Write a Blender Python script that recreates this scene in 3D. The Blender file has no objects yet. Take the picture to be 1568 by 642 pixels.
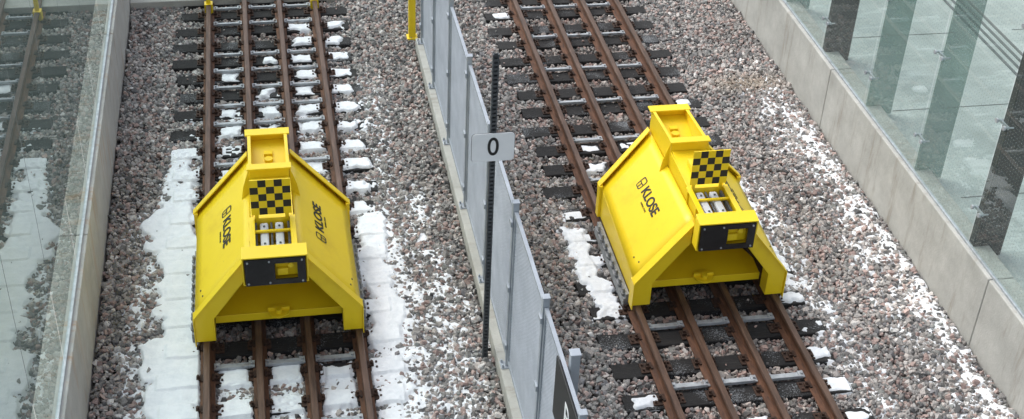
import bpy, bmesh, math, random
import numpy as np
from mathutils import Vector, Matrix
random.seed(7); rng=np.random.default_rng(11)
S=bpy.context.scene
RT=0.187          # rail top height
LX,RX=-0.06,4.60  # track centres
SP=0.485

# ------------------------------------------------------------------ materials
def newmat(name):
    m=bpy.data.materials.new(name); m.use_nodes=True
    nt=m.node_tree; b=nt.nodes['Principled BSDF']
    return m,nt,b
def N(nt,t,**kw):
    n=nt.nodes.new(t)
    for k,v in kw.items():
        if k in n.inputs: n.inputs[k].default_value=v
        else: setattr(n,k,v)
    return n
def ramp(nt,stops):
    r=nt.nodes.new('ShaderNodeValToRGB'); e=r.color_ramp.elements
    while len(e)<len(stops): e.new(0.5)
    for i,(p,c) in enumerate(stops):
        e[i].position=p; e[i].color=(*c,1)
    return r
def noisy(name,stops,scale=5,rough=0.6,metal=0,bump=0,bscale=40,detail=6,stretch=None,spec=0.5,over=None):
    m,nt,b=newmat(name)
    tc=N(nt,'ShaderNodeTexCoord'); src=tc.outputs['Object']
    if stretch:
        mp=N(nt,'ShaderNodeMapping'); mp.inputs['Scale'].default_value=stretch
        nt.links.new(src,mp.inputs[0]); src=mp.outputs[0]
    n=N(nt,'ShaderNodeTexNoise',Scale=scale,Detail=detail,Roughness=0.65)
    nt.links.new(src,n.inputs['Vector'])
    r=ramp(nt,stops); nt.links.new(n.outputs['Fac'],r.inputs[0]); col=r.outputs[0]
    if over:   # (colour, coarse scale, fine scale, threshold, strength): dust / frost / grime layer
        oc,s1,s2,th,st=over
        a=N(nt,'ShaderNodeTexNoise',Scale=s1,Detail=3); nt.links.new(tc.outputs['Object'],a.inputs['Vector'])
        f=N(nt,'ShaderNodeTexNoise',Scale=s2,Detail=4,Roughness=.7); nt.links.new(tc.outputs['Object'],f.inputs['Vector'])
        ad=N(nt,'ShaderNodeMath',operation='MULTIPLY_ADD'); ad.inputs[1].default_value=1.0; nt.links.new(a.outputs['Fac'],ad.inputs[0]); nt.links.new(f.outputs['Fac'],ad.inputs[2])
        rr=ramp(nt,[(0,(0,0,0)),(1,(st,st,st))])
        mr=N(nt,'ShaderNodeMapRange'); mr.inputs['From Min'].default_value=th; mr.inputs['From Max'].default_value=th+.12
        nt.links.new(ad.outputs[0],mr.inputs['Value']); nt.links.new(mr.outputs[0],rr.inputs[0])
        mx=N(nt,'ShaderNodeMixRGB'); mx.inputs['Color2'].default_value=(*oc,1)
        nt.links.new(rr.outputs[0],mx.inputs['Fac']); nt.links.new(col,mx.inputs['Color1']); col=mx.outputs[0]
    nt.links.new(col,b.inputs['Base Color'])
    b.inputs['Roughness'].default_value=rough; b.inputs['Metallic'].default_value=metal
    b.inputs['Specular IOR Level'].default_value=spec
    if bump:
        n2=N(nt,'ShaderNodeTexNoise',Scale=bscale,Detail=5); nt.links.new(src,n2.inputs['Vector'])
        bp=N(nt,'ShaderNodeBump',Strength=bump,Distance=0.01); nt.links.new(n2.outputs['Fac'],bp.inputs['Height'])
        nt.links.new(bp.outputs[0],b.inputs['Normal'])
    return m
M={}
M['yellow']=noisy('yellow_paint',[(0.25,(.74,.50,.010)),(0.45,(.84,.60,.012)),(0.7,(.87,.63,.016))],2.5,0.38,0,0.05,60,over=((.42,.30,.07),4,22,1.26,.35))
M['black']=noisy('black_plate',[(0.3,(.008,.008,.009)),(0.7,(.022,.022,.024))],8,0.28)
M['blackflat']=noisy('black_paint',[(0.3,(.012,.012,.012)),(0.7,(.02,.02,.02))],8,0.6)
M['galv']=noisy('galvanised_steel',[(0.3,(.30,.32,.34)),(0.7,(.50,.53,.56))],14,0.45,0.35)
M['clamp']=noisy('clamp_steel',[(0.3,(.16,.165,.17)),(0.7,(.36,.37,.38))],14,0.6,0.2)
M['bar']=noisy('grey_bar',[(0.32,(.16,.10,.07)),(0.45,(.36,.38,.40)),(0.75,(.54,.57,.59))],7,0.5,0.15)
M['fence']=noisy('fence_steel',[(0.3,(.30,.33,.37)),(0.7,(.42,.455,.50))],3,0.45,0.25)
M['rust']=noisy('rusty_rail',[(0.3,(.045,.022,.014)),(0.5,(.105,.046,.024)),(0.75,(.19,.085,.045))],9,0.75,0.1,0.3,80,stretch=(3,0.6,3))
M['rusthead']=noisy('rail_head',[(0.3,(.05,.030,.022)),(0.55,(.115,.066,.045)),(0.8,(.20,.13,.10))],7,0.5,0.3,stretch=(4,0.35,4))
M['rustdark']=noisy('rust_fastening',[(0.3,(.02,.013,.010)),(0.7,(.08,.038,.022))],20,0.8,0,0.2)
M['wood']=noisy('creosote_wood',[(0.25,(.008,.008,.009)),(0.5,(.018,.017,.017)),(0.72,(.04,.038,.037)),(0.9,(.12,.11,.105))],6,0.8,0,0.9,30,stretch=(1.2,14,14),over=((.52,.55,.58),1.6,60,1.12,.5))
M['white']=noisy('white_sign',[(0.3,(.76,.78,.79)),(0.7,(.82,.83,.84))],6,0.4)
M['grey']=noisy('grey_cylinder',[(0.3,(.50,.52,.54)),(0.7,(.66,.68,.70))],6,0.4)
M['snow']=noisy('snow_surface',[(0.3,(.74,.77,.80)),(0.6,(.85,.87,.89))],9,0.6,0,0.6,50)
M['postdark']=noisy('dark_post_steel',[(0.3,(.05,.055,.06)),(0.7,(.12,.13,.14))],30,0.5,0.3)
M['column']=noisy('column_steel',[(0.3,(.016,.019,.020)),(0.7,(.04,.044,.045))],30,0.5)
M['ground']=noisy('ground_gravel',[(0.3,(.04,.036,.034)),(0.7,(.13,.12,.11))],40,0.9,0,1,60)
M['groove']=noisy('tactile_strip',[(0.3,(.10,.11,.11)),(0.7,(.16,.17,.17))],6,0.8)

def concrete(name,c0,c1,stain,s1=.75):
    m,nt,b=newmat(name)
    tc=N(nt,'ShaderNodeTexCoord')
    n=N(nt,'ShaderNodeTexNoise',Scale=2.2,Detail=8,Roughness=0.7); nt.links.new(tc.outputs['Object'],n.inputs['Vector'])
    r=ramp(nt,[(0.3,c0),(0.7,c1)]); nt.links.new(n.outputs['Fac'],r.inputs[0])
    mp=N(nt,'ShaderNodeMapping'); mp.inputs['Scale'].default_value=(1,3.5,0.5); nt.links.new(tc.outputs['Object'],mp.inputs[0])
    n2=N(nt,'ShaderNodeTexNoise',Scale=1.6,Detail=6,Roughness=0.7); nt.links.new(mp.outputs[0],n2.inputs['Vector'])
    r2=ramp(nt,[(0.54,(0,0,0)),(0.72,(s1,s1,s1))]); nt.links.new(n2.outputs['Fac'],r2.inputs[0])
    mx=N(nt,'ShaderNodeMixRGB'); mx.inputs['Color2'].default_value=(*stain,1)
    nt.links.new(r2.outputs[0],mx.inputs['Fac']); nt.links.new(r.outputs[0],mx.inputs['Color1'])
    nt.links.new(mx.outputs[0],b.inputs['Base Color']); b.inputs['Roughness'].default_value=0.85
    n3=N(nt,'ShaderNodeTexNoise',Scale=50,Detail=4); nt.links.new(tc.outputs['Object'],n3.inputs['Vector'])
    bp=N(nt,'ShaderNodeBump',Strength=0.3,Distance=0.01); nt.links.new(n3.outputs['Fac'],bp.inputs['Height']); nt.links.new(bp.outputs[0],b.inputs['Normal'])
    return m
M['concrete']=concrete('concrete_wall_mat',(.33,.325,.30),(.49,.485,.45),(.25,.22,.18),.8)
M['concreteL']=concrete('concrete_wall_stained',(.35,.34,.32),(.50,.485,.46),(.40,.24,.13),.8)
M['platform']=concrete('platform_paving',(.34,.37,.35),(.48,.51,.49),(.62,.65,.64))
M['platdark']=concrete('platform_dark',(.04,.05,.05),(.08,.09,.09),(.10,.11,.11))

# stones, coloured per stone by attribute
m,nt,b=newmat('ballast_stone'); M['stone']=m
at=N(nt,'ShaderNodeAttribute'); at.attribute_name='Col'
tc=N(nt,'ShaderNodeTexCoord')
n=N(nt,'ShaderNodeTexNoise',Scale=90,Detail=4,Roughness=0.7); nt.links.new(tc.outputs['Object'],n.inputs['Vector'])
r=ramp(nt,[(0.3,(.6,.6,.6)),(0.7,(1.3,1.29,1.27))]); nt.links.new(n.outputs['Fac'],r.inputs[0])
mx=N(nt,'ShaderNodeMixRGB',blend_type='MULTIPLY'); mx.inputs['Fac'].default_value=1
nt.links.new(at.outputs['Color'],mx.inputs['Color1']); nt.links.new(r.outputs[0],mx.inputs['Color2'])
nt.links.new(mx.outputs[0],b.inputs['Base Color']); b.inputs['Roughness'].default_value=0.8

def glass(name,tint,f0,haze,hazecol,dots=True):
    m=bpy.data.materials.new(name); m.use_nodes=True; nt=m.node_tree; nt.nodes.clear()
    out=N(nt,'ShaderNodeOutputMaterial'); tr=N(nt,'ShaderNodeBsdfTransparent'); tr.inputs[0].default_value=(*tint,1)
    gl=N(nt,'ShaderNodeBsdfGlossy'); gl.inputs['Roughness'].default_value=0.0; gl.inputs[0].default_value=(.92,.96,.95,1)
    df=N(nt,'ShaderNodeBsdfDiffuse'); df.inputs[0].default_value=(*hazecol,1)
    # Schlick reflectance of a thin two-sided pane
    geo=N(nt,'ShaderNodeNewGeometry'); dot=N(nt,'ShaderNodeVectorMath',operation='DOT_PRODUCT')
    nt.links.new(geo.outputs['Normal'],dot.inputs[0]); nt.links.new(geo.outputs['Incoming'],dot.inputs[1])
    ab=N(nt,'ShaderNodeMath',operation='ABSOLUTE'); nt.links.new(dot.outputs['Value'],ab.inputs[0])
    om=N(nt,'ShaderNodeMath',operation='SUBTRACT'); om.inputs[0].default_value=1; nt.links.new(ab.outputs[0],om.inputs[1])
    pw=N(nt,'ShaderNodeMath',operation='POWER'); pw.inputs[1].default_value=4.3; nt.links.new(om.outputs[0],pw.inputs[0])
    fr=N(nt,'ShaderNodeMath',operation='MULTIPLY_ADD'); fr.inputs[1].default_value=1-f0; fr.inputs[2].default_value=f0; nt.links.new(pw.outputs[0],fr.inputs[0])
    m1=N(nt,'ShaderNodeMixShader'); m2=N(nt,'ShaderNodeMixShader')
    tc=N(nt,'ShaderNodeTexCoord'); nz=N(nt,'ShaderNodeTexNoise',Scale=0.8,Detail=5); nt.links.new(tc.outputs['Object'],nz.inputs['Vector'])
    mr=N(nt,'ShaderNodeMapRange'); mr.inputs['From Min'].default_value=.3; mr.inputs['From Max'].default_value=.7
    mr.inputs['To Min'].default_value=haze*0.5; mr.inputs['To Max'].default_value=haze*1.5
    nt.links.new(nz.outputs['Fac'],mr.inputs['Value']); hz=mr.outputs[0]
    if dots:
        sx=N(nt,'ShaderNodeSeparateXYZ'); nt.links.new(tc.outputs['Object'],sx.inputs[0])
        def cell(o):
            a=N(nt,'ShaderNodeMath',operation='MULTIPLY'); a.inputs[1].default_value=22; nt.links.new(o,a.inputs[0])
            f=N(nt,'ShaderNodeMath',operation='FRACT'); nt.links.new(a.outputs[0],f.inputs[0])
            s=N(nt,'ShaderNodeMath',operation='SUBTRACT'); s.inputs[1].default_value=.5; nt.links.new(f.outputs[0],s.inputs[0])
            p=N(nt,'ShaderNodeMath',operation='POWER'); p.inputs[1].default_value=2; nt.links.new(s.outputs[0],p.inputs[0])
            return p.outputs[0]
        ad=N(nt,'ShaderNodeMath',operation='ADD'); nt.links.new(cell(sx.outputs['Y']),ad.inputs[0]); nt.links.new(cell(sx.outputs['Z']),ad.inputs[1])
        lt=N(nt,'ShaderNodeMath',operation='LESS_THAN'); lt.inputs[1].default_value=.03; nt.links.new(ad.outputs[0],lt.inputs[0])
        ml=N(nt,'ShaderNodeMath',operation='MULTIPLY_ADD'); ml.inputs[1].default_value=.22; nt.links.new(lt.outputs[0],ml.inputs[0]); nt.links.new(hz,ml.inputs[2]); hz=ml.outputs[0]
    nt.links.new(hz,m1.inputs[0]); nt.links.new(tr.outputs[0],m1.inputs[1]); nt.links.new(df.outputs[0],m1.inputs[2])
    nt.links.new(fr.outputs[0],m2.inputs[0]); nt.links.new(m1.outputs[0],m2.inputs[1]); nt.links.new(gl.outputs[0],m2.inputs[2])
    nt.links.new(m2.outputs[0],out.inputs[0])
    return m
M['glass']=glass('glass_pane_mat',(.84,.92,.895),.07,.05,(.58,.64,.62))
M['glassL']=glass('glass_pane_left_mat',(.60,.72,.68),.15,.04,(.30,.38,.36))
M['fin']=glass('glass_fin_mat',(.72,.82,.79),.06,.42,(.30,.37,.355),False)

# ------------------------------------------------------------------ helpers
def empty(name,loc):
    e=bpy.data.objects.new(name,None); e.location=loc; e.empty_display_size=.2
    S.collection.objects.link(e); return e
def finish(bm,name,mats,parent=None,bevel=0,loc=None,smooth=False):
    bmesh.ops.recalc_face_normals(bm,faces=bm.faces)
    me=bpy.data.meshes.new(name); bm.to_mesh(me); bm.free()
    if not isinstance(mats,(list,tuple)): mats=[mats]
    for k in mats: me.materials.append(M[k])
    o=bpy.data.objects.new(name,me); S.collection.objects.link(o)
    if parent: o.parent=parent
    if loc: o.location=loc
    if bevel:
        md=o.modifiers.new('bev','BEVEL'); md.width=bevel; md.segments=2; md.limit_method='ANGLE'; md.angle_limit=math.radians(40)
    if smooth:
        for p in me.polygons: p.use_smooth=True
    return o
def poly(bm,pts,faces,mi=0):
    vs=[bm.verts.new(p) for p in pts]
    for f in faces:
        fc=bm.faces.new([vs[i] for i in f]); fc.material_index=mi
def box(bm,x0,x1,y0,y1,z0,z1,mi=0):
    p=[(x,y,z) for z in (z0,z1) for (x,y) in ((x0,y0),(x1,y0),(x1,y1),(x0,y1))]
    poly(bm,p,[(0,3,2,1),(4,5,6,7),(0,1,5,4),(1,2,6,5),(2,3,7,6),(3,0,4,7)],mi)
def plate(bm,pts,th,mi=0):
    P=[Vector(p) for p in pts]; n=Vector((0,0,0))
    for i in range(len(P)):
        a,b_=P[i],P[(i+1)%len(P)]; n+=a.cross(b_)
    n.normalize(); k=len(P)
    v=[p+n*th/2 for p in P]+[p-n*th/2 for p in P]
    poly(bm,v,[tuple(range(k)),tuple(range(2*k-1,k-1,-1))]+[(i,k+i,k+(i+1)%k,(i+1)%k) for i in range(k)],mi)
def cyl(bm,c,r,h,axis='Z',seg=12,mi=0,r2=None):
    mat=Matrix.Translation(c)
    if axis=='X': mat=mat@Matrix.Rotation(math.pi/2,4,'Y')
    if axis=='Y': mat=mat@Matrix.Rotation(math.pi/2,4,'X')
    g=bmesh.ops.create_cone(bm,cap_ends=True,segments=seg,radius1=r,radius2=r if r2 is None else r2,depth=h,matrix=mat)
    for v in g['verts']:
        for f in v.link_faces: f.material_index=mi
def text(body,name,size,mat4,mat,parent,ext=.0015,bold=0):
    c=bpy.data.curves.new(name,'FONT'); c.body=body; c.size=size; c.extrude=ext; c.offset=bold
    c.align_x='CENTER'; c.align_y='CENTER'; c.materials.append(M[mat])
    o=bpy.data.objects.new(name,c); S.collection.objects.link(o); o.parent=parent; o.matrix_local=mat4; return o

def vnoise(x,y,scale,seed):
    r=np.random.default_rng(seed).random((256,256))
    X=x*scale+1000; Y=y*scale+1000
    xi=np.floor(X).astype(int); yi=np.floor(Y).astype(int); fx=X-xi; fy=Y-yi
    fx=fx*fx*(3-2*fx); fy=fy*fy*(3-2*fy)
    a=r[xi%256,yi%256]; b_=r[(xi+1)%256,yi%256]; c=r[xi%256,(yi+1)%256]; d=r[(xi+1)%256,(yi+1)%256]
    return (a*(1-fx)+b_*fx)*(1-fy)+(c*(1-fx)+d*fx)*fy
def sstep(a,b_,x):
    t=np.clip((x-a)/(b_-a),0,1); return t*t*(3-2*t)

# sleeper layout
PH={0:10.32,1:9.88}
sleepers={0:[],1:[]}
for t in (0,1):
    for k in range(-5,21):
        y=PH[t]+SP*k+random.uniform(-.018,.018)
        sleepers[t].append((y,random.uniform(-.05,.05),random.uniform(-.012,.012),1.25+random.uniform(-.04,.04)))
def on_sleeper(x,y,marg=0):
    res=np.zeros(x.shape,bool)
    for t,cx in ((0,LX),(1,RX)):
        for (yy,dx,rot,hl) in sleepers[t]:
            res|=(np.abs(y-yy-(x-cx)*rot)<.12+marg)&(np.abs(x-cx-dx)<hl+marg)
    return res
def ballast_z(x,y):
    z=-.035+.03*(vnoise(x,y,1.3,3)-.5)+.02*(vnoise(x,y,4,4)-.5)
    for cx in (LX,RX):
        d=np.abs(x-cx); z=z-.02*(1-sstep(.9,1.4,d))
    return z

# ------------------------------------------------------------------ ground + ballast
bm=bmesh.new(); poly(bm,[(-300,-300,-.12),(300,-300,-.12),(300,300,-.12),(-300,300,-.12)],[(0,1,2,3)]); finish(bm,'ground','ground')
variants=[]
for v in range(40):
    b2=bmesh.new()
    for i in range(12):
        d=Vector((random.gauss(0,1),random.gauss(0,1),random.gauss(0,1))).normalized()*random.uniform(.8,1.1)
        d=Vector((max(-.8,min(.8,d.x)),max(-.72,min(.72,d.y)),max(-.66,min(.66,d.z))))
        d=Vector((d.x*random.uniform(.98,1.02)*(1.25 if v%3==0 else 1),d.y,d.z*(.75 if v%4==0 else 1)))
        b2.verts.new(d)
    bmesh.ops.convex_hull(b2,input=b2.verts); 
    loose=[q for q in b2.verts if not q.link_faces]; bmesh.ops.delete(b2,geom=loose,context='VERTS')
    bmesh.ops.triangulate(b2,faces=b2.faces[:]); b2.verts.index_update()
    variants.append((np.array([q.co[:] for q in b2.verts]),np.array([[w.index for w in f.verts] for f in b2.faces])))
    b2.free()
def scatter(sp,seed,zoff,rs,sig=.27,keepf=1):
    g=np.random.default_rng(seed)
    xs=np.arange(-2.02,7.40,sp); ys=np.arange(8.3,21.2,sp)
    X,Y=np.meshgrid(xs,ys); X=X.ravel()+g.uniform(-.5,.5,X.size)*sp; Y=Y.ravel()+g.uniform(-.5,.5,Y.size)*sp
    k=~on_sleeper(X,Y,.006)
    k&=~((X>2.11)&(X<2.35)&(Y<17.8)); k&=(X>-2.01)&(X<7.35); k&=g.random(X.size)<keepf
    X=X[k];Y=Y[k]
    Z=ballast_z(X,Y)+zoff+g.uniform(-.014,.014,X.size)
    R=rs*np.exp(g.normal(0,sig,X.size))
    return X,Y,Z,np.clip(R,rs*.5,rs*1.8)
sets=[scatter(.041,1,0,.034),scatter(.058,2,.020,.031)]
# loose stones lying on the sleepers
lx=[];ly=[]
for t,cx in((0,LX),(1,RX)):
    for (yy,dx,rot,hl) in sleepers[t]:
        for _ in range(random.randint(2,7)):
            lx.append(cx+dx+random.uniform(-hl,hl)); ly.append(yy+random.uniform(-.10,.10))
lx=np.array(lx);ly=np.array(ly)
sets.append((lx,ly,np.full(lx.size,.012),np.random.default_rng(9).uniform(.010,.022,lx.size)))
X=np.concatenate([s[0] for s in sets]);Y=np.concatenate([s[1] for s in sets]);Z=np.concatenate([s[2] for s in sets]);R=np.concatenate([s[3] for s in sets])
n=X.size
q=rng.normal(size=(n,4)); q/=np.linalg.norm(q,axis=1)[:,None]
w,a,b_,c=q.T
ROT=np.stack([1-2*(b_*b_+c*c),2*(a*b_-c*w),2*(a*c+b_*w),2*(a*b_+c*w),1-2*(a*a+c*c),2*(b_*c-a*w),2*(a*c-b_*w),2*(b_*c+a*w),1-2*(a*a+b_*b_)],1).reshape(n,3,3)
pal=np.array([(.26,.248,.238),(.35,.33,.315),(.45,.41,.385),(.41,.31,.28),(.32,.235,.215),(.185,.18,.177),(.105,.105,.107),(.53,.50,.475),(.26,.265,.255),(.64,.62,.60),(.21,.205,.212)])
pp=np.array([.15,.17,.13,.12,.08,.11,.06,.06,.06,.02,.045]); pp/=pp.sum()
ci=rng.choice(len(pal),n,p=pp)
COL=pal[ci]*rng.uniform(.8,1.2,(n,1))*(.87+.35*vnoise(X,Y,.9,21))[:,None]
for cx in(LX,RX):   # rust dust between the rails
    k=np.exp(-((X-cx)/.85)**6)[:,None]*.35
    COL=COL*(1-k)+COL*np.array([.78,.66,.58])*k
e=np.exp(-(((X-6.75)/.55)**2+((Y-16.2)/.22)**2))[:,None]*.8
COL=COL*(1-e)+np.array([.40,.33,.26])*e*rng.uniform(.8,1.2,(n,1))
var=rng.integers(0,len(variants),n)
VV=[];FF=[];CC=[];off=0
for v,(vv,ff) in enumerate(variants):
    idx=np.where(var==v)[0]
    if not len(idx): continue
    P=np.einsum('nij,kj->nki',ROT[idx],vv)*R[idx][:,None,None]
    P[:,:,0]+=X[idx][:,None];P[:,:,1]+=Y[idx][:,None];P[:,:,2]+=Z[idx][:,None]
    k=len(vv); F=ff[None]+(np.arange(len(idx))*k)[:,None,None]+off
    VV.append(P.reshape(-1,3));FF.append(F.reshape(-1,3));CC.append(np.repeat(COL[idx],k,axis=0)); off+=len(idx)*k
VV=np.concatenate(VV);FF=np.concatenate(FF);CC=np.concatenate(CC)
def npmesh(name,V,F,mat,col=None,smooth=False):
    me=bpy.data.meshes.new(name); me.vertices.add(len(V)); me.vertices.foreach_set('co',V.astype(np.float32).ravel())
    k=F.shape[1]; me.loops.add(F.size); me.loops.foreach_set('vertex_index',F.astype(np.int32).ravel())
    me.polygons.add(len(F)); me.polygons.foreach_set('loop_start',(np.arange(len(F))*k).astype(np.int32))
    me.polygons.foreach_set('loop_total',np.full(len(F),k,np.int32))
    me.polygons.foreach_set('use_smooth',np.full(len(F),smooth,bool))
    me.update(calc_edges=True)
    if col is not None:
        at=me.color_attributes.new('Col','FLOAT_COLOR','POINT'); at.data.foreach_set('color',np.concatenate([col,np.ones((len(col),1))],1).astype(np.float32).ravel())
    me.materials.append(M[mat]); o=bpy.data.objects.new(name,me); S.collection.objects.link(o); return o
npmesh('ballast_gravel',VV,FF,'stone',CC)

# ------------------------------------------------------------------ snow height field
g=.014
xs=np.arange(-2.0,7.36,g); ys=np.arange(8.8,19.6,g)
GX,GY=np.meshgrid(xs,ys)
def band(v,a,b_,s): return sstep(a-s,a+s,v)*(1-sstep(b_-s,b_+s,v))
env=np.zeros_like(GX)
wob=.22*(vnoise(GX,GY,1.9,31)-.5)+.20*(vnoise(GX,GY,5,32)-.5)+.10*(vnoise(GX,GY,12,33)-.5)
xw=GX+wob
def add(e):
    global env
    env=np.maximum(env,e)
add(1.35*band(xw,-1.48,-.96,.06)*band(GY,8,14.2,.3))
add(1.0*band(xw,-1.38,-1.0,.08)*band(GY,13.9,15.3,.3))
add(.48*band(xw,-1.68,-1.3,.12)*band(GY,8,13.8,.4))
add(1.25*band(xw,.86,1.22,.07)*band(GY,11.0,13.7,.3))
add(.76*band(xw,1.1,1.45,.15)*band(GY,8.5,13.8,.5))
add(.50*band(xw,1.4,1.9,.2)*band(GY,8.5,14.2,.5))
add(.98*band(xw,.85,1.25,.12)*band(GY,8.2,11.1,.2))
add(.42*band(xw,1.15,1.5,.15)*band(GY,13.5,17,.6))
add(.62*band(xw,-.9,.8,.2)*band(GY,8.4,10.85,.12))
add(.42*band(xw,-.9,.8,.2)*band(GY,13.6,16.4,.3))
add(1.15*band(xw,3.32,3.70,.05)*band(GY,11.3,13.0,.15))
add(.95*band(xw,5.55,5.86,.06)*band(GY,11.5,13.8,.25))
add(.45*band(xw,5.8,6.15,.2)*band(GY,9,13.8,.3))
xw2=GX+.6*wob
add(.80*band(xw2,7.03,7.27,.09)*band(GY,12.2,15.8,.7))
add(.74*band(xw2,7.05,7.33,.09)*band(GY,8,12.6,.7))
add(.42*band(xw2,6.7,7.2,.2)*band(GY,8,16.2,.7))
fine=.5*vnoise(GX,GY,11,41)+.5*vnoise(GX,GY,24,42)
mask=np.where(env>.03,env+(fine-.5)*1.15*(1.45-np.minimum(env,1.15)),0)
def patch(cx,cy,w,d,amt):
    global mask
    i0=np.searchsorted(ys,cy-d);i1=np.searchsorted(ys,cy+d);j0=np.searchsorted(xs,cx-w);j1=np.searchsorted(xs,cx+w)
    if i1<=i0 or j1<=j0: return
    x=GX[i0:i1,j0:j1];y=GY[i0:i1,j0:j1]
    nn=vnoise(x,y,16,55)-.5; n2=vnoise(x,y,5,56)-.5
    e=amt*(1-sstep(w/2-.05,w/2+.01,np.abs(x-cx)+.08*nn+.10*n2))*(1-sstep(d/2-.035,d/2+.01,np.abs(y-cy)+.06*nn+.05*n2))+.25*nn*(amt<.8)
    mask[i0:i1,j0:j1]=np.maximum(mask[i0:i1,j0:j1],e)
R2=random.Random(5)
for (yy,dx,rot,hl) in sleepers[0]:
    slots=[(-1.05,.40),(-.53,.38),(0,.36),(.53,.38),(1.03,.40)]
    for i,(sx,w) in enumerate(slots):
        p=.0
        if 13.6<yy<15.6: p=[.95,.65,.65,.85,.97][i]
        elif 15.6<=yy<17.2: p=[0,.65,.55,.8,.97][i]
        elif 17.2<=yy<18.6: p=[0,.12,.12,.15,.3][i]
        elif 8<yy<11: p=[.8,.85,.8,.9,.9][i]
        elif 11<yy<=13.6: p=[1,.2,.2,.2,1][i]
        if 10.9<yy<13.3 and i in(1,2,3): p=0
        if R2.random()<p: patch(LX+sx+R2.uniform(-.04,.04),yy+R2.uniform(-.03,.03),w*R2.uniform(.7,1.02),.26*R2.uniform(.75,1.1),R2.choice([1.1,1,.9,.75]))
for (yy,dx,rot,hl) in sleepers[1]:
    for i,(sx,w) in enumerate([(-1.05,.40),(-.53,.38),(0,.36),(.53,.38),(1.06,.40)]):
        p=.05
        if 11.2<yy<14.4 and i==4: p=.95
        if 11.2<yy<13.7 and i==0: p=.95
        if yy<11.2 and i==4: p=.75
        if yy<11.2 and i==0: p=.4
        if 10.9<yy<13.3 and i in(1,2,3): p=0
        if R2.random()<p: patch(RX+sx,yy+R2.uniform(-.02,.02),w*R2.uniform(.7,1),.23*R2.uniform(.75,1),R2.choice([1,.8,.7,.55]))
patch(LX+.54,10.55,.34,.6,1.1); patch(LX-.52,10.2,.36,.3,.95)
bz=ballast_z(GX,GY)+.014
thick=.6*sstep(.75,1.15,env)
base=np.where(on_sleeper(GX,GY),0.002,bz*(1-thick)+(-.006)*thick)
near=(np.abs(np.abs(GX-LX)-.795)<.09)|(np.abs(np.abs(GX-RX)-.795)<.09)|(np.abs(np.abs(GX-LX)-.26)<.09)|(np.abs(np.abs(GX-RX)-.26)<.09)
mask=np.where(near,mask*.25,mask)
SZ=base-.026+.055*np.clip(mask,0,1.25)+.012*(vnoise(GX,GY,9,62)-.5)+.007*(vnoise(GX,GY,20,61)-.5)
ny,nx=GX.shape
keep=(mask>.10); kf=keep[:-1,:-1]|keep[1:,:-1]|keep[:-1,1:]|keep[1:,1:]
ii,jj=np.where(kf); F=np.stack([ii*nx+jj,ii*nx+jj+1,(ii+1)*nx+jj+1,(ii+1)*nx+jj],1)
V=np.stack([GX.ravel(),GY.ravel(),SZ.ravel()],1)
used=np.unique(F); remap=np.full(len(V),-1); remap[used]=np.arange(len(used))
npmesh('snow',V[used],remap[F],'snow',None,True)

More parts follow.
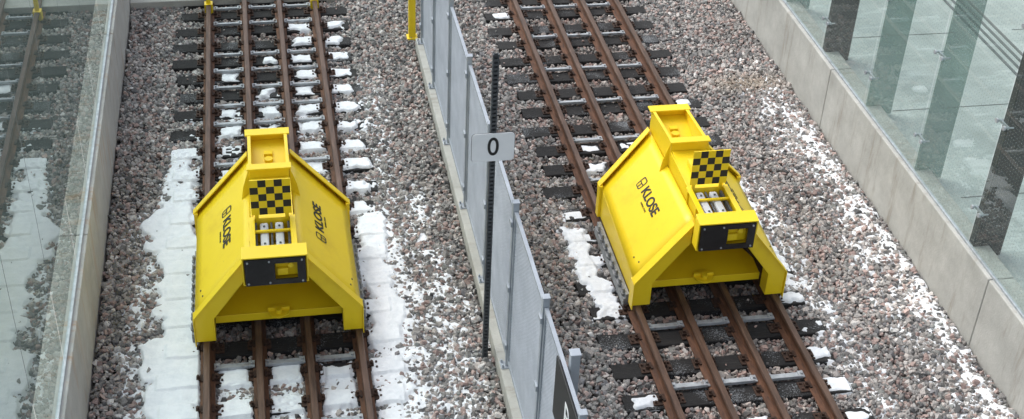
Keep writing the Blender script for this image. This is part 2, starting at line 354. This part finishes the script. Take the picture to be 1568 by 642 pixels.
# ------------------------------------------------------------------ tracks
prof=[(-.075,0),(.075,0),(.075,.012),(.02,.028),(.0085,.05),(.0085,.125),(.034,.138),(.036,.160),(.028,.171),(0,.172),(-.028,.171),(-.036,.160),(-.034,.138),(-.0085,.125),(-.0085,.05),(-.02,.028),(-.075,.012)]
def track(t,cx):
    P=empty('railway_track',(cx,0,0))
    bm=bmesh.new()
    for x in (-.795,-.26,.26,.795):
        k=len(prof); y0,y1=5,26
        v=[(x+a,y0,.015+b_) for a,b_ in prof]+[(x+a,y1,.015+b_) for a,b_ in prof]
        vs=[bm.verts.new(p) for p in v]
        bm.faces.new(vs[:k]); bm.faces.new(vs[k:][::-1])
        for i in range(k):
            f=bm.faces.new([vs[i],vs[(i+1)%k],vs[k+(i+1)%k],vs[k+i]])
            if i in(6,7,8,9,10,11): f.material_index=1
    finish(bm,'rails',['rust','rusthead'],P)
    bm=bmesh.new()
    for (yy,dx,rot,hl) in sleepers[t]:
        zt=random.uniform(-.004,.003); w=.12+random.uniform(-.006,.006)
        n=14; rows=[]
        for i in range(n+1):
            x=dx-hl+2*hl*i/n; dy=x*rot; j=random.uniform(-.005,.005)
            rows.append([bm.verts.new((x,yy+dy-w+j,-.2)),bm.verts.new((x,yy+dy-w+j,zt-.008)),bm.verts.new((x,yy+dy-w+.008+j,zt)),
                         bm.verts.new((x,yy+dy+w-.008+j,zt)),bm.verts.new((x,yy+dy+w+j,zt-.008)),bm.verts.new((x,yy+dy+w+j,-.2))])
        for i in range(n):
            for q_ in range(5): bm.faces.new([rows[i][q_],rows[i+1][q_],rows[i+1][q_+1],rows[i][q_+1]])
        bm.faces.new(rows[0]); bm.faces.new(rows[-1][::-1])
    finish(bm,'sleepers','wood',P)
    bm=bmesh.new()
    for (yy,dx,rot,hl) in sleepers[t]:
        for x in (-.795,-.26,.26,.795):
            y=yy+x*rot; hw=.17 if abs(x)>.5 else .125
            box(bm,x-hw,x+hw,y-.075,y+.075,.004,.0165)
            for s in(-1,1):
                box(bm,x+s*.055-.012,x+s*.055+.012+0*s,y-.05,y+.05,.0165,.05)
                box(bm,x+s*.085-.03,x+s*.085+.03,y-.028,y+.028,.03,.052)
                cyl(bm,(x+s*.095,y,.06),.016,.05,seg=6)
                if abs(x)>.5:
                    cyl(bm,(x+s*.145,y+.04,.025),.013,.03,seg=6); cyl(bm,(x+s*.145,y-.04,.025),.013,.03,seg=6)
    finish(bm,'rail_fastenings','rustdark',P)
    bm=bmesh.new()
    for k,(yy,dx,rot,hl) in enumerate(sleepers[t]):
        if (k+t)%2==0 or (t==0 and yy>14.5 and k%3): 
            y=yy+.155
            for a,b_ in ((-.71,-.345),(-.175,.175),(.345,.71)):
                box(bm,a,b_,y-.045,y+.045,.026,.036); box(bm,a,b_,y-.045,y-.036,.036,.062)
            for x in(-.345,-.175,.175,.345,-.7,.7):
                box(bm,x-.03,x+.03,y-.05,y+.05,.036,.052); cyl(bm,(x,y,.06),.014,.03,seg=6)
    finish(bm,'tie_bars','bar',P)
track(0,LX); track(1,RX)

# ------------------------------------------------------------------ buffer stops
def buffer_stop(cx):
    P=empty('buffer_stop',(cx,11.22,RT)); P.scale=(.965,1,1)
    def wing_pt(s,u,v):   # u: 0 inner/top ..1 outer/bottom, v:0 front..1 rear
        F1,F2=Vector((.25,.04,1.04)),Vector((.885,.04,.30)); R1,R2_=Vector((.225,2.0,.97)),Vector((.865,1.74,.42))
        p=(F1.lerp(F2,u)).lerp(R1.lerp(R2_,u),v); return Vector((s*p.x,p.y,p.z))
    bm=bmesh.new()
    for s in(-1,1):
        n=8
        for i in range(n):
            for j in range(n):
                q=[wing_pt(s,i/n,j/n),wing_pt(s,(i+1)/n,j/n),wing_pt(s,(i+1)/n,(j+1)/n),wing_pt(s,i/n,(j+1)/n)]
                poly(bm,q,[(0,1,2,3)])
    bmesh.ops.remove_doubles(bm,verts=bm.verts,dist=.0005)
    w=finish(bm,'side_wings','yellow',P,smooth=True)
    sd=w.modifiers.new('s','SOLIDIFY'); sd.thickness=.014; sd.offset=0
    bm=bmesh.new()
    for s in(-1,1):
        # skirts
        plate(bm,[(s*.87,.02,.03),(s*.862,1.72,.03),(s*.862,1.72,.41),(s*.878,.02,.29)],.014)
        # front leg: box section with wide face
        pts=[(s*.70,0),(s*.90,0),(s*.90,.31),(s*.30,1.04),(s*.30,.80),(s*.70,.29)]
        v=[(x,-.02,z) for x,z in pts]+[(x,.0,z) for x,z in pts]; k=6
        poly(bm,v,[tuple(range(k)),tuple(range(2*k-1,k-1,-1))]+[(i,k+i,k+(i+1)%k,(i+1)%k) for i in range(k)])
        plate(bm,[(s*.905,-.045,.315),(s*.905,.07,.315),(s*.29,.07,1.065),(s*.29,-.045,1.065)],.014)
        plate(bm,[(s*.70,-.02,.29),(s*.70,.13,.29),(s*.33,.13,.77),(s*.33,-.02,.77)],.012)
        box(bm,min(s*.69,s*.70),max(s*.69,s*.70),-.02,.15,0,.29)
        box(bm,min(s*.90,s*.912),max(s*.90,s*.912),-.045,.10,-.04,.31)
        # rear inverted-V flange band, proud of the wing
        a=Vector((s*.22,2.03,.98)); b_=Vector((s*.88,1.76,.41)); up=Vector((s*.03,0,.04)); y_=Vector((0,-.09,0))
        plate(bm,[a+up,b_+up,b_+up+y_,a+up+y_],.014)
        plate(bm,[a+up,b_+up,b_-Vector((0,0,.39)),Vector((s*.70,1.84,.05)),Vector((s*.22,2.03,.55))],.014)
        box(bm,min(s*.86,s*.905),max(s*.86,s*.905),1.66,1.76,.02,.46)
        plate(bm,[(s*.225,1.22,1.31),(s*.225,1.22,.98),(s*.33,1.22,.89),(s*.30,1.22,1.08)],.014)
    finish(bm,'frame','yellow',P,bevel=.003)
    bm=bmesh.new()
    for s in(-1,1):
        for (u_,v_) in((.86,.10),(.90,.17)):
            cyl(bm,wing_pt(s,u_,v_),.011,.03,seg=10)
    finish(bm,'drain_holes','blackflat',P)
    # rear trough tower
    bm=bmesh.new()
    for s in(-1,1):
        plate(bm,[(s*.212,2.06,.6),(s*.212,2.06,1.24),(s*.212,1.20,1.31),(s*.212,1.20,.7)],.014)
        plate(bm,[(s*.228,2.06,1.245),(s*.19,2.06,1.245),(s*.19,1.20,1.315),(s*.228,1.20,1.315)],.012)
    box(bm,-.212,.212,2.05,2.064,.4,1.24)
    box(bm,-.255,.255,1.98,2.11,1.245,1.263)      # rear cap
    plate(bm,[(-.205,2.045,1.15),(.205,2.045,1.15),(.205,1.22,.95),(-.205,1.22,.95)],.012)
    cyl(bm,(0,1.72,1.09),.05,.04,'Z',16)
    box(bm,-.05,.05,1.78,1.85,1.06,1.13)
    box(bm,-.245,.245,1.16,1.27,1.32,1.338)     # front cap
    box(bm,-.212,.212,1.195,1.209,.8,1.32)
    finish(bm,'tower','yellow',P,bevel=.003)
    # beam holding the cylinders
    bm=bmesh.new()
    for s in(-1,1):
        plate(bm,[(s*.218,1.195,.80),(s*.218,1.195,1.19),(s*.218,-.14,1.17),(s*.218,-.14,.82)],.016)
        box(bm,min(s*.185,s*.245),max(s*.185,s*.245),-.14,.50,1.17,1.184)
        for yr in(.10,.42): box(bm,min(s*.226,s*.25),max(s*.226,s*.25),yr,yr+.02,.85,1.17)
        box(bm,min(s*.14,s*.18),max(s*.14,s*.18),.49,.51,1.13,1.26)   # sign brackets
    box(bm,-.21,.21,-.12,1.19,.83,.845)
    plate(bm,[(-.21,.52,1.15),(.21,.52,1.15),(.21,1.19,1.20),(-.21,1.19,1.20)],.012)
    box(bm,-.21,.21,.50,.515,.86,1.16)
    box(bm,-.10,.10,.75,.95,1.19,1.25)
    box(bm,-.21,.21,.28,.31,1.125,1.15)
    finish(bm,'beam','yellow',P,bevel=.003)
    bm=bmesh.new()
    for x in(-.10,.06):
        box(bm,x-.035,x+.055,-.12,.48,1.03,1.12)
    finish(bm,'shock_cylinders','grey',P,bevel=.02)
    bm=bmesh.new(); cyl(bm,(-.013,.18,1.105),.012,.6,'Y',8); box(bm,-.19,-.165,-.12,.48,1.06,1.12); box(bm,.155,.18,-.12,.48,1.06,1.12)
    for x in(-.09,.07): cyl(bm,(x,.10,1.125),.012,.014,seg=8); cyl(bm,(x,.40,1.125),.012,.014,seg=8)
    finish(bm,'pistons','postdark',P)
    # head: yellow housing
    bm=bmesh.new()
    yf=-.285
    plate(bm,[(-.335,yf-.015,1.24),(.335,yf-.015,1.24),(.335,-.13,1.265),(-.335,-.13,1.265)],.016)
    box(bm,-.335,.335,-.145,-.13,.90,1.255)
    for s in(-1,1): box(bm,min(s*.32,s*.335),max(s*.32,s*.335),yf,-.145,.90,1.24)
    box(bm,-.32,.32,yf,-.145,.90,.915)
    box(bm,.0,.24,yf+.07,yf+.078,.95,1.17)
    box(bm,.02,.13,yf+.03,yf+.07,.98,1.06); cyl(bm,(.16,yf+.05,1.10),.03,.05,'Y',12)
    finish(bm,'head_housing','yellow',P,bevel=.003)
    bm=bmesh.new()
    z0,z1=.905,1.225
    box(bm,-.31,-.005,yf-.02,yf,z0,z1); box(bm,.225,.31,yf-.02,yf,z0,z1); box(bm,-.005,.225,yf-.02,yf,z0,.965); box(bm,-.005,.225,yf-.02,yf,1.165,z1)
    finish(bm,'impact_plate','black',P,bevel=0)
    bm=bmesh.new()
    for (x,z) in((-.28,.935),(-.28,1.195),(-.06,1.195),(-.06,.935),(.275,.935),(.275,1.195)): cyl(bm,(x,yf-.024,z),.011,.010,'Y',8)
    finish(bm,'impact_plate_bolts','galv',P)
    # floor / cross beam with tow hook
    bm=bmesh.new()
    plate(bm,[(-.69,.22,.13),(.69,.22,.13),(.69,.45,.16),(.36,1.15,.26),(-.36,1.15,.26),(-.69,.45,.16)],.014)
    box(bm,-.69,.69,.205,.22,.05,.145)
    cyl(bm,(0,.20,.155),.115,.022,'Z',28)
    cyl(bm,(0,.17,.185),.035,.05,'Z',16)
    box(bm,-.12,.12,.20,.235,.14,.20)
    finish(bm,'cross_beam','yellow',P,bevel=.003)
    # checker board
    bm=bmesh.new(); nq=5; w=.425; z0=1.225; y=.47
    box(bm,-w/2,w/2,y+.003,y+.015,z0,z0+w,0)
    for i in range(nq):
        for j in range(nq):
            xa=-w/2+w*i/nq; za=z0+w*j/nq
            poly(bm,[(xa,y,za),(xa+w/nq,y,za),(xa+w/nq,y,za+w/nq),(xa,y,za+w/nq)],[(0,1,2,3)],1 if (i+j)%2 else 0)
    finish(bm,'checkered_board',['yellow','blackflat'],P)
    # clamps on the rail
    bm=bmesh.new()
    for s in(-1,1):
        box(bm,min(s*.885,s*.93),max(s*.885,s*.93),.15,1.55,-.12,.03)
        for k in range(8):
            y=.22+k*.17
            cyl(bm,(s*.94,y,.02),.018,.09,seg=8); cyl(bm,(s*.94,y,-.01),.028,.03,seg=10)
        box(bm,min(s*.93,s*.955),max(s*.93,s*.955),.15,1.55,-.14,-.03)
    finish(bm,'rail_clamps','clamp',P,bevel=.002)
    # lettering
    for s in(-1,1):
        c=wing_pt(s,.42,.50); du=(wing_pt(s,.38,.50)-wing_pt(s,.46,.50)).normalized()   # upslope
        dv=(wing_pt(s,.42,.46)-wing_pt(s,.42,.54)).normalized()                         # towards front
        tx=dv if s<0 else -dv; nz=tx.cross(du).normalized(); du=nz.cross(tx).normalized()
        c=c+nz*.012
        def mt(off,up=0):
            p=c+tx*off+du*up; m4=Matrix((( tx.x,du.x,nz.x,p.x),(tx.y,du.y,nz.y,p.y),(tx.z,du.z,nz.z,p.z),(0,0,0,1))); return m4
        text('KLOSE','lettering',.175,mt(.07),'blackflat',P,bold=.004)
        text('BUFFER STOPS','small_lettering',.03,mt(.07,-.105),'blackflat',P)
        bm=bmesh.new(); 
        def ring(pts_o,pts_i):
            k=len(pts_o)
            for i in range(k):
                j=(i+1)%k
                poly(bm,[(*pts_o[i],0),(*pts_o[j],0),(*pts_i[j],0),(*pts_i[i],0)],[(0,1,2,3)])
        def rr(w,h,r):
            o=[]
            for cx_,cy_,a0 in((w-r,h-r,0),(-w+r,h-r,90),(-w+r,-h+r,180),(w-r,-h+r,270)):
                for q_ in range(6):
                    a=math.radians(a0+18*q_); o.append((cx_+r*math.cos(a),cy_+r*math.sin(a)))
            return o
        ring(rr(.058,.078,.03),rr(.043,.063,.018))
        poly(bm,[(-.043,-.007,.001),(.043,-.007,.001),(.043,.007,.001),(-.043,.007,.001)],[(0,1,2,3)])
        poly(bm,[(-.007,-.06,.002),(.007,-.06,.002),(.007,.0,.002),(-.007,.0,.002)],[(0,1,2,3)])
        o=finish(bm,'logo_mark','blackflat',P); o.matrix_local=mt(-.30)
    return P
buffer_stop(LX-.03); buffer_stop(RX+.01)

# ------------------------------------------------------------------ fence on concrete kerb
bm=bmesh.new(); box(bm,2.13,2.34,5,17.75,-.3,.15); finish(bm,'concrete_kerb','concrete',bevel=.012)
P=empty('metal_fence',(2.22,0,.15))
posts=[17.6]+[16.30-1.46*k for k in range(0,8)]
bm=bmesh.new()
for y in posts:
    box(bm,-.03,.03,y-.03,y+.03,0,2.06); box(bm,-.035,.035,y-.035,y+.035,2.06,2.075)
    box(bm,-.08,.06,y-.06,y+.06,0,.012)
    for dy in(-.04,.04): cyl(bm,(-.062,y+dy,.03),.012,.04,seg=6)
    for z in(.25,1.0,1.8): box(bm,-.05,-.03,y-.045,y+.045,z,z+.06)
finish(bm,'posts','fence',P,bevel=.003)
bm=bmesh.new(); bs=bmesh.new()
for a,b_ in zip(posts[:-1],posts[1:]):
    y1,y0=a-.04,b_+.04
    for z in(.08,1.94): box(bm,-.018,.018,y0,y1,z,z+.035)
    for y in(y0,y1-.03): box(bm,-.016,.016,y,y+.03,.115,1.94)
    z=.125
    while z<1.925:
        box(bs,-.004,.004,y0+.03,y1-.03,z,z+.019)
        z+=.040
    for k in range(1,22):
        y=y0+(y1-y0)*k/22; box(bs,.0045,.009,y-.004,y+.004,.115,1.94)
finish(bm,'panel_frames','fence',P); finish(bs,'mesh_infill','fence',P)

# ------------------------------------------------------------------ signs
P=empty('track_number_sign',(2.03,10.77,0))
bm=bmesh.new(); zt=3.66
for x in(-.03,.018): box(bm,x,x+.012,-.018,.018,-.15,zt)
box(bm,-.018,.018,.010,.016,-.15,zt)
z=-.1
while z<zt-.03:
    box(bm,-.018,.018,-.018,-.012,z,z+.022); z+=.045
finish(bm,'perforated_post','postdark',P)
bm=bmesh.new(); w,h,r=.205,.155,.035; pts=[]
for cx_,cz,a0 in((w-r,h-r,0),(-w+r,h-r,90),(-w+r,-h+r,180),(w-r,-h+r,270)):
    for k in range(7):
        a=math.radians(a0+15*k); pts.append((cx_+r*math.cos(a),cz+r*math.sin(a)))
def slab(bm,pts,y0,y1,mi=0,sc=1,zc=2.67):
    k=len(pts); v=[(x*sc,y0,zc+z*sc) for x,z in pts]+[(x*sc,y1,zc+z*sc) for x,z in pts]
    poly(bm,v,[tuple(range(k)),tuple(range(2*k-1,k-1,-1))]+[(i,k+i,k+(i+1)%k,(i+1)%k) for i in range(k)],mi)
slab(bm,pts,-.03,-.024,0); finish(bm,'sign_board','white',P)
bm=bmesh.new(); slab(bm,pts,-.0235,-.021,0,1.02); finish(bm,'sign_edge','postdark',P)
text('0','numeral',.28,Matrix.Translation((0,-.032,2.67))@Matrix.Rotation(math.pi/2,4,'X')@Matrix.Diagonal((.85,1,1,1)),'blackflat',P,bold=.002)

P=empty('platform_sign',(2.30,8.2,0))
bm=bmesh.new(); box(bm,-.04,.04,-.04,.04,.1,2.25); box(bm,-.046,.046,-.046,.046,2.25,2.265); finish(bm,'post','fence',P,bevel=.004)
bm=bmesh.new(); box(bm,-.125,-.11,-1.2,.12,1.5,2.14); finish(bm,'board','blackflat',P,bevel=.004)
bm=bmesh.new(); box(bm,-.109,-.041,-.02,.02,1.6,1.64); box(bm,-.109,-.041,-.02,.02,2.0,2.04); finish(bm,'board_brackets','galv',P)
text('P','letter',.35,Matrix.Translation((-.128,-.35,1.86))@Matrix.Rotation(-math.pi/2,4,'Z')@Matrix.Rotation(math.pi/2,4,'X'),'white',P)

# ------------------------------------------------------------------ walls
WT=.89
def cwall(name,x0,x1,y0,y1,mat):
    bm=bmesh.new(); L=4.6; y=y0
    while y<y1:
        ye=min(y+L,y1); box(bm,x0,x1,y+.006,ye-.006,-.3,WT); y=ye
    finish(bm,name,mat,bevel=.012)
cwall('concrete_wall',-2.34,-2.04,3.1,30.7,'concreteL')
cwall('concrete_wall',7.37,7.67,1.1,33.3,'concrete')
bm=bmesh.new(); box(bm,-2.035,1.4,19.42,19.75,-.3,.10); finish(bm,'end_kerb','concrete',bevel=.01)
for x in(LX-.795,LX+.795):
    P=empty('yellow_marker_post',(x,19.12,0)); bm=bmesh.new()
    cyl(bm,(0,0,.55),.035,1.1,seg=16); cyl(bm,(0,0,1.11),.035,.03,seg=16,r2=.015); box(bm,-.06,.06,-.06,.06,.0,.19)
    finish(bm,'post','yellow',P)
P=empty('yellow_bollard',(2.12,18.1,0)); bm=bmesh.new(); box(bm,-.05,.05,-.05,.05,-.1,.95); box(bm,-.058,.058,-.058,.058,.95,.97); box(bm,-.08,.08,-.08,.08,-.1,-.0)
finish(bm,'post','yellow',P,bevel=.006)

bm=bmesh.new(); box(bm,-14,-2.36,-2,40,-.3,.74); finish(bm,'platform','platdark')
bm=bmesh.new(); box(bm,7.69,20,-2,40,-.3,.74); finish(bm,'platform','platform')
bm=bmesh.new()
for k in range(4): box(bm,10.0+.12*k,10.045+.12*k,-2,40,.742,.748)
for k in range(-1,20): box(bm,7.9,9.8,2*k,2*k+.012,.742,.745); box(bm,10.6,16,2*k,2*k+.012,.742,.745)
finish(bm,'tactile_strip','groove')
# glass walls
def gwall(xg,s,gl,ph,fins):
    P=empty('glass_wall',(xg,0,WT))
    bm=bmesh.new()
    ys_=[ph+1.5*k for k in range(-7,13)]
    for a in ys_:
        poly(bm,[(0,a+.008,.03),(0,a+1.492,.03),(0,a+1.492,4.9),(0,a+.008,4.9)],[(0,1,2,3)])
    finish(bm,'panes',gl,P)
    bf=bmesh.new(); bc=bmesh.new(); bk=bmesh.new()
    for k,a in zip(range(-7,13),ys_):
        x0,x1=sorted((s*.04,s*.40))
        if fins:
            if k%3==0: box(bc,x0,x1,a-.05,a+.05,-.15,5.0)
            else: box(bf,x0,x1,a-.012,a+.012,-.13,4.9)
        for z in(.45,1.55,2.65,3.75):
            if not fins: continue
            for dy in(-.08,.08):
                cyl(bk,(s*-.02,a+dy,z),.025,.02,'X',12); cyl(bk,(s*.035,a+dy,z),.010,.11,'X',8)
            box(bk,min(s*.015,s*.035),max(s*.015,s*.035),a-.09,a+.09,z-.015,z+.015)
    if fins:
        finish(bf,'glass_fins','fin',P); finish(bc,'steel_columns','column',P,bevel=.004); finish(bk,'spider_clips','galv',P)
    else: bf.free();bc.free();bk.free()
    bm=bmesh.new(); xa,xb=sorted((s*-.015,s*.02)); box(bm,xa,xb,ys_[0],ys_[-1],.0,.028); finish(bm,'bottom_channel','galv',P)
gwall(7.43,1,'glass',10.93,True)
gwall(-2.10,-1,'glassL',10.2,False)

# ------------------------------------------------------------------ light, world, camera
W=bpy.data.worlds.new('World'); S.world=W; W.use_nodes=True; nt=W.node_tree
bg=nt.nodes['Background']; sky=N(nt,'ShaderNodeTexSky'); sky.sky_type='NISHITA'; sky.sun_disc=False
el,az=math.radians(52),math.radians(-50)
sky.sun_elevation=el; sky.sun_rotation=az; sky.air_density=1; sky.dust_density=3
hs=N(nt,'ShaderNodeHueSaturation'); hs.inputs['Saturation'].default_value=.34; hs.inputs['Value'].default_value=1.95
nt.links.new(sky.outputs[0],hs.inputs['Color']); nt.links.new(hs.outputs[0],bg.inputs['Color']); bg.inputs['Strength'].default_value=.15
sl=bpy.data.lights.new('sun','SUN'); sl.energy=1.0; sl.angle=math.radians(45); sl.color=(1,.985,.96)
so=bpy.data.objects.new('sun',sl); S.collection.objects.link(so)
d=Vector((math.cos(el)*math.sin(az),math.cos(el)*math.cos(az),math.sin(el)))
so.rotation_euler=d.to_track_quat('Z','Y').to_euler(); so.location=d*30
S.view_settings.view_transform='Standard'; S.view_settings.look='None'; S.view_settings.exposure=0

cam=bpy.data.cameras.new('camera'); co=bpy.data.objects.new('camera',cam); S.collection.objects.link(co)
cam.sensor_width=36; cam.lens=2081/1568*36; cam.clip_end=1000
r_=Vector((.9834,-.1771,.0396)).normalized(); f_=Vector((.1676,.8028,-.5722)).normalized(); r_=(r_-f_*r_.dot(f_)).normalized(); u_=r_.cross(f_)
co.matrix_world=Matrix(((r_.x,u_.x,-f_.x,0),(r_.y,u_.y,-f_.y,0),(r_.z,u_.z,-f_.z,9.4+RT),(0,0,0,1)))
S.camera=co
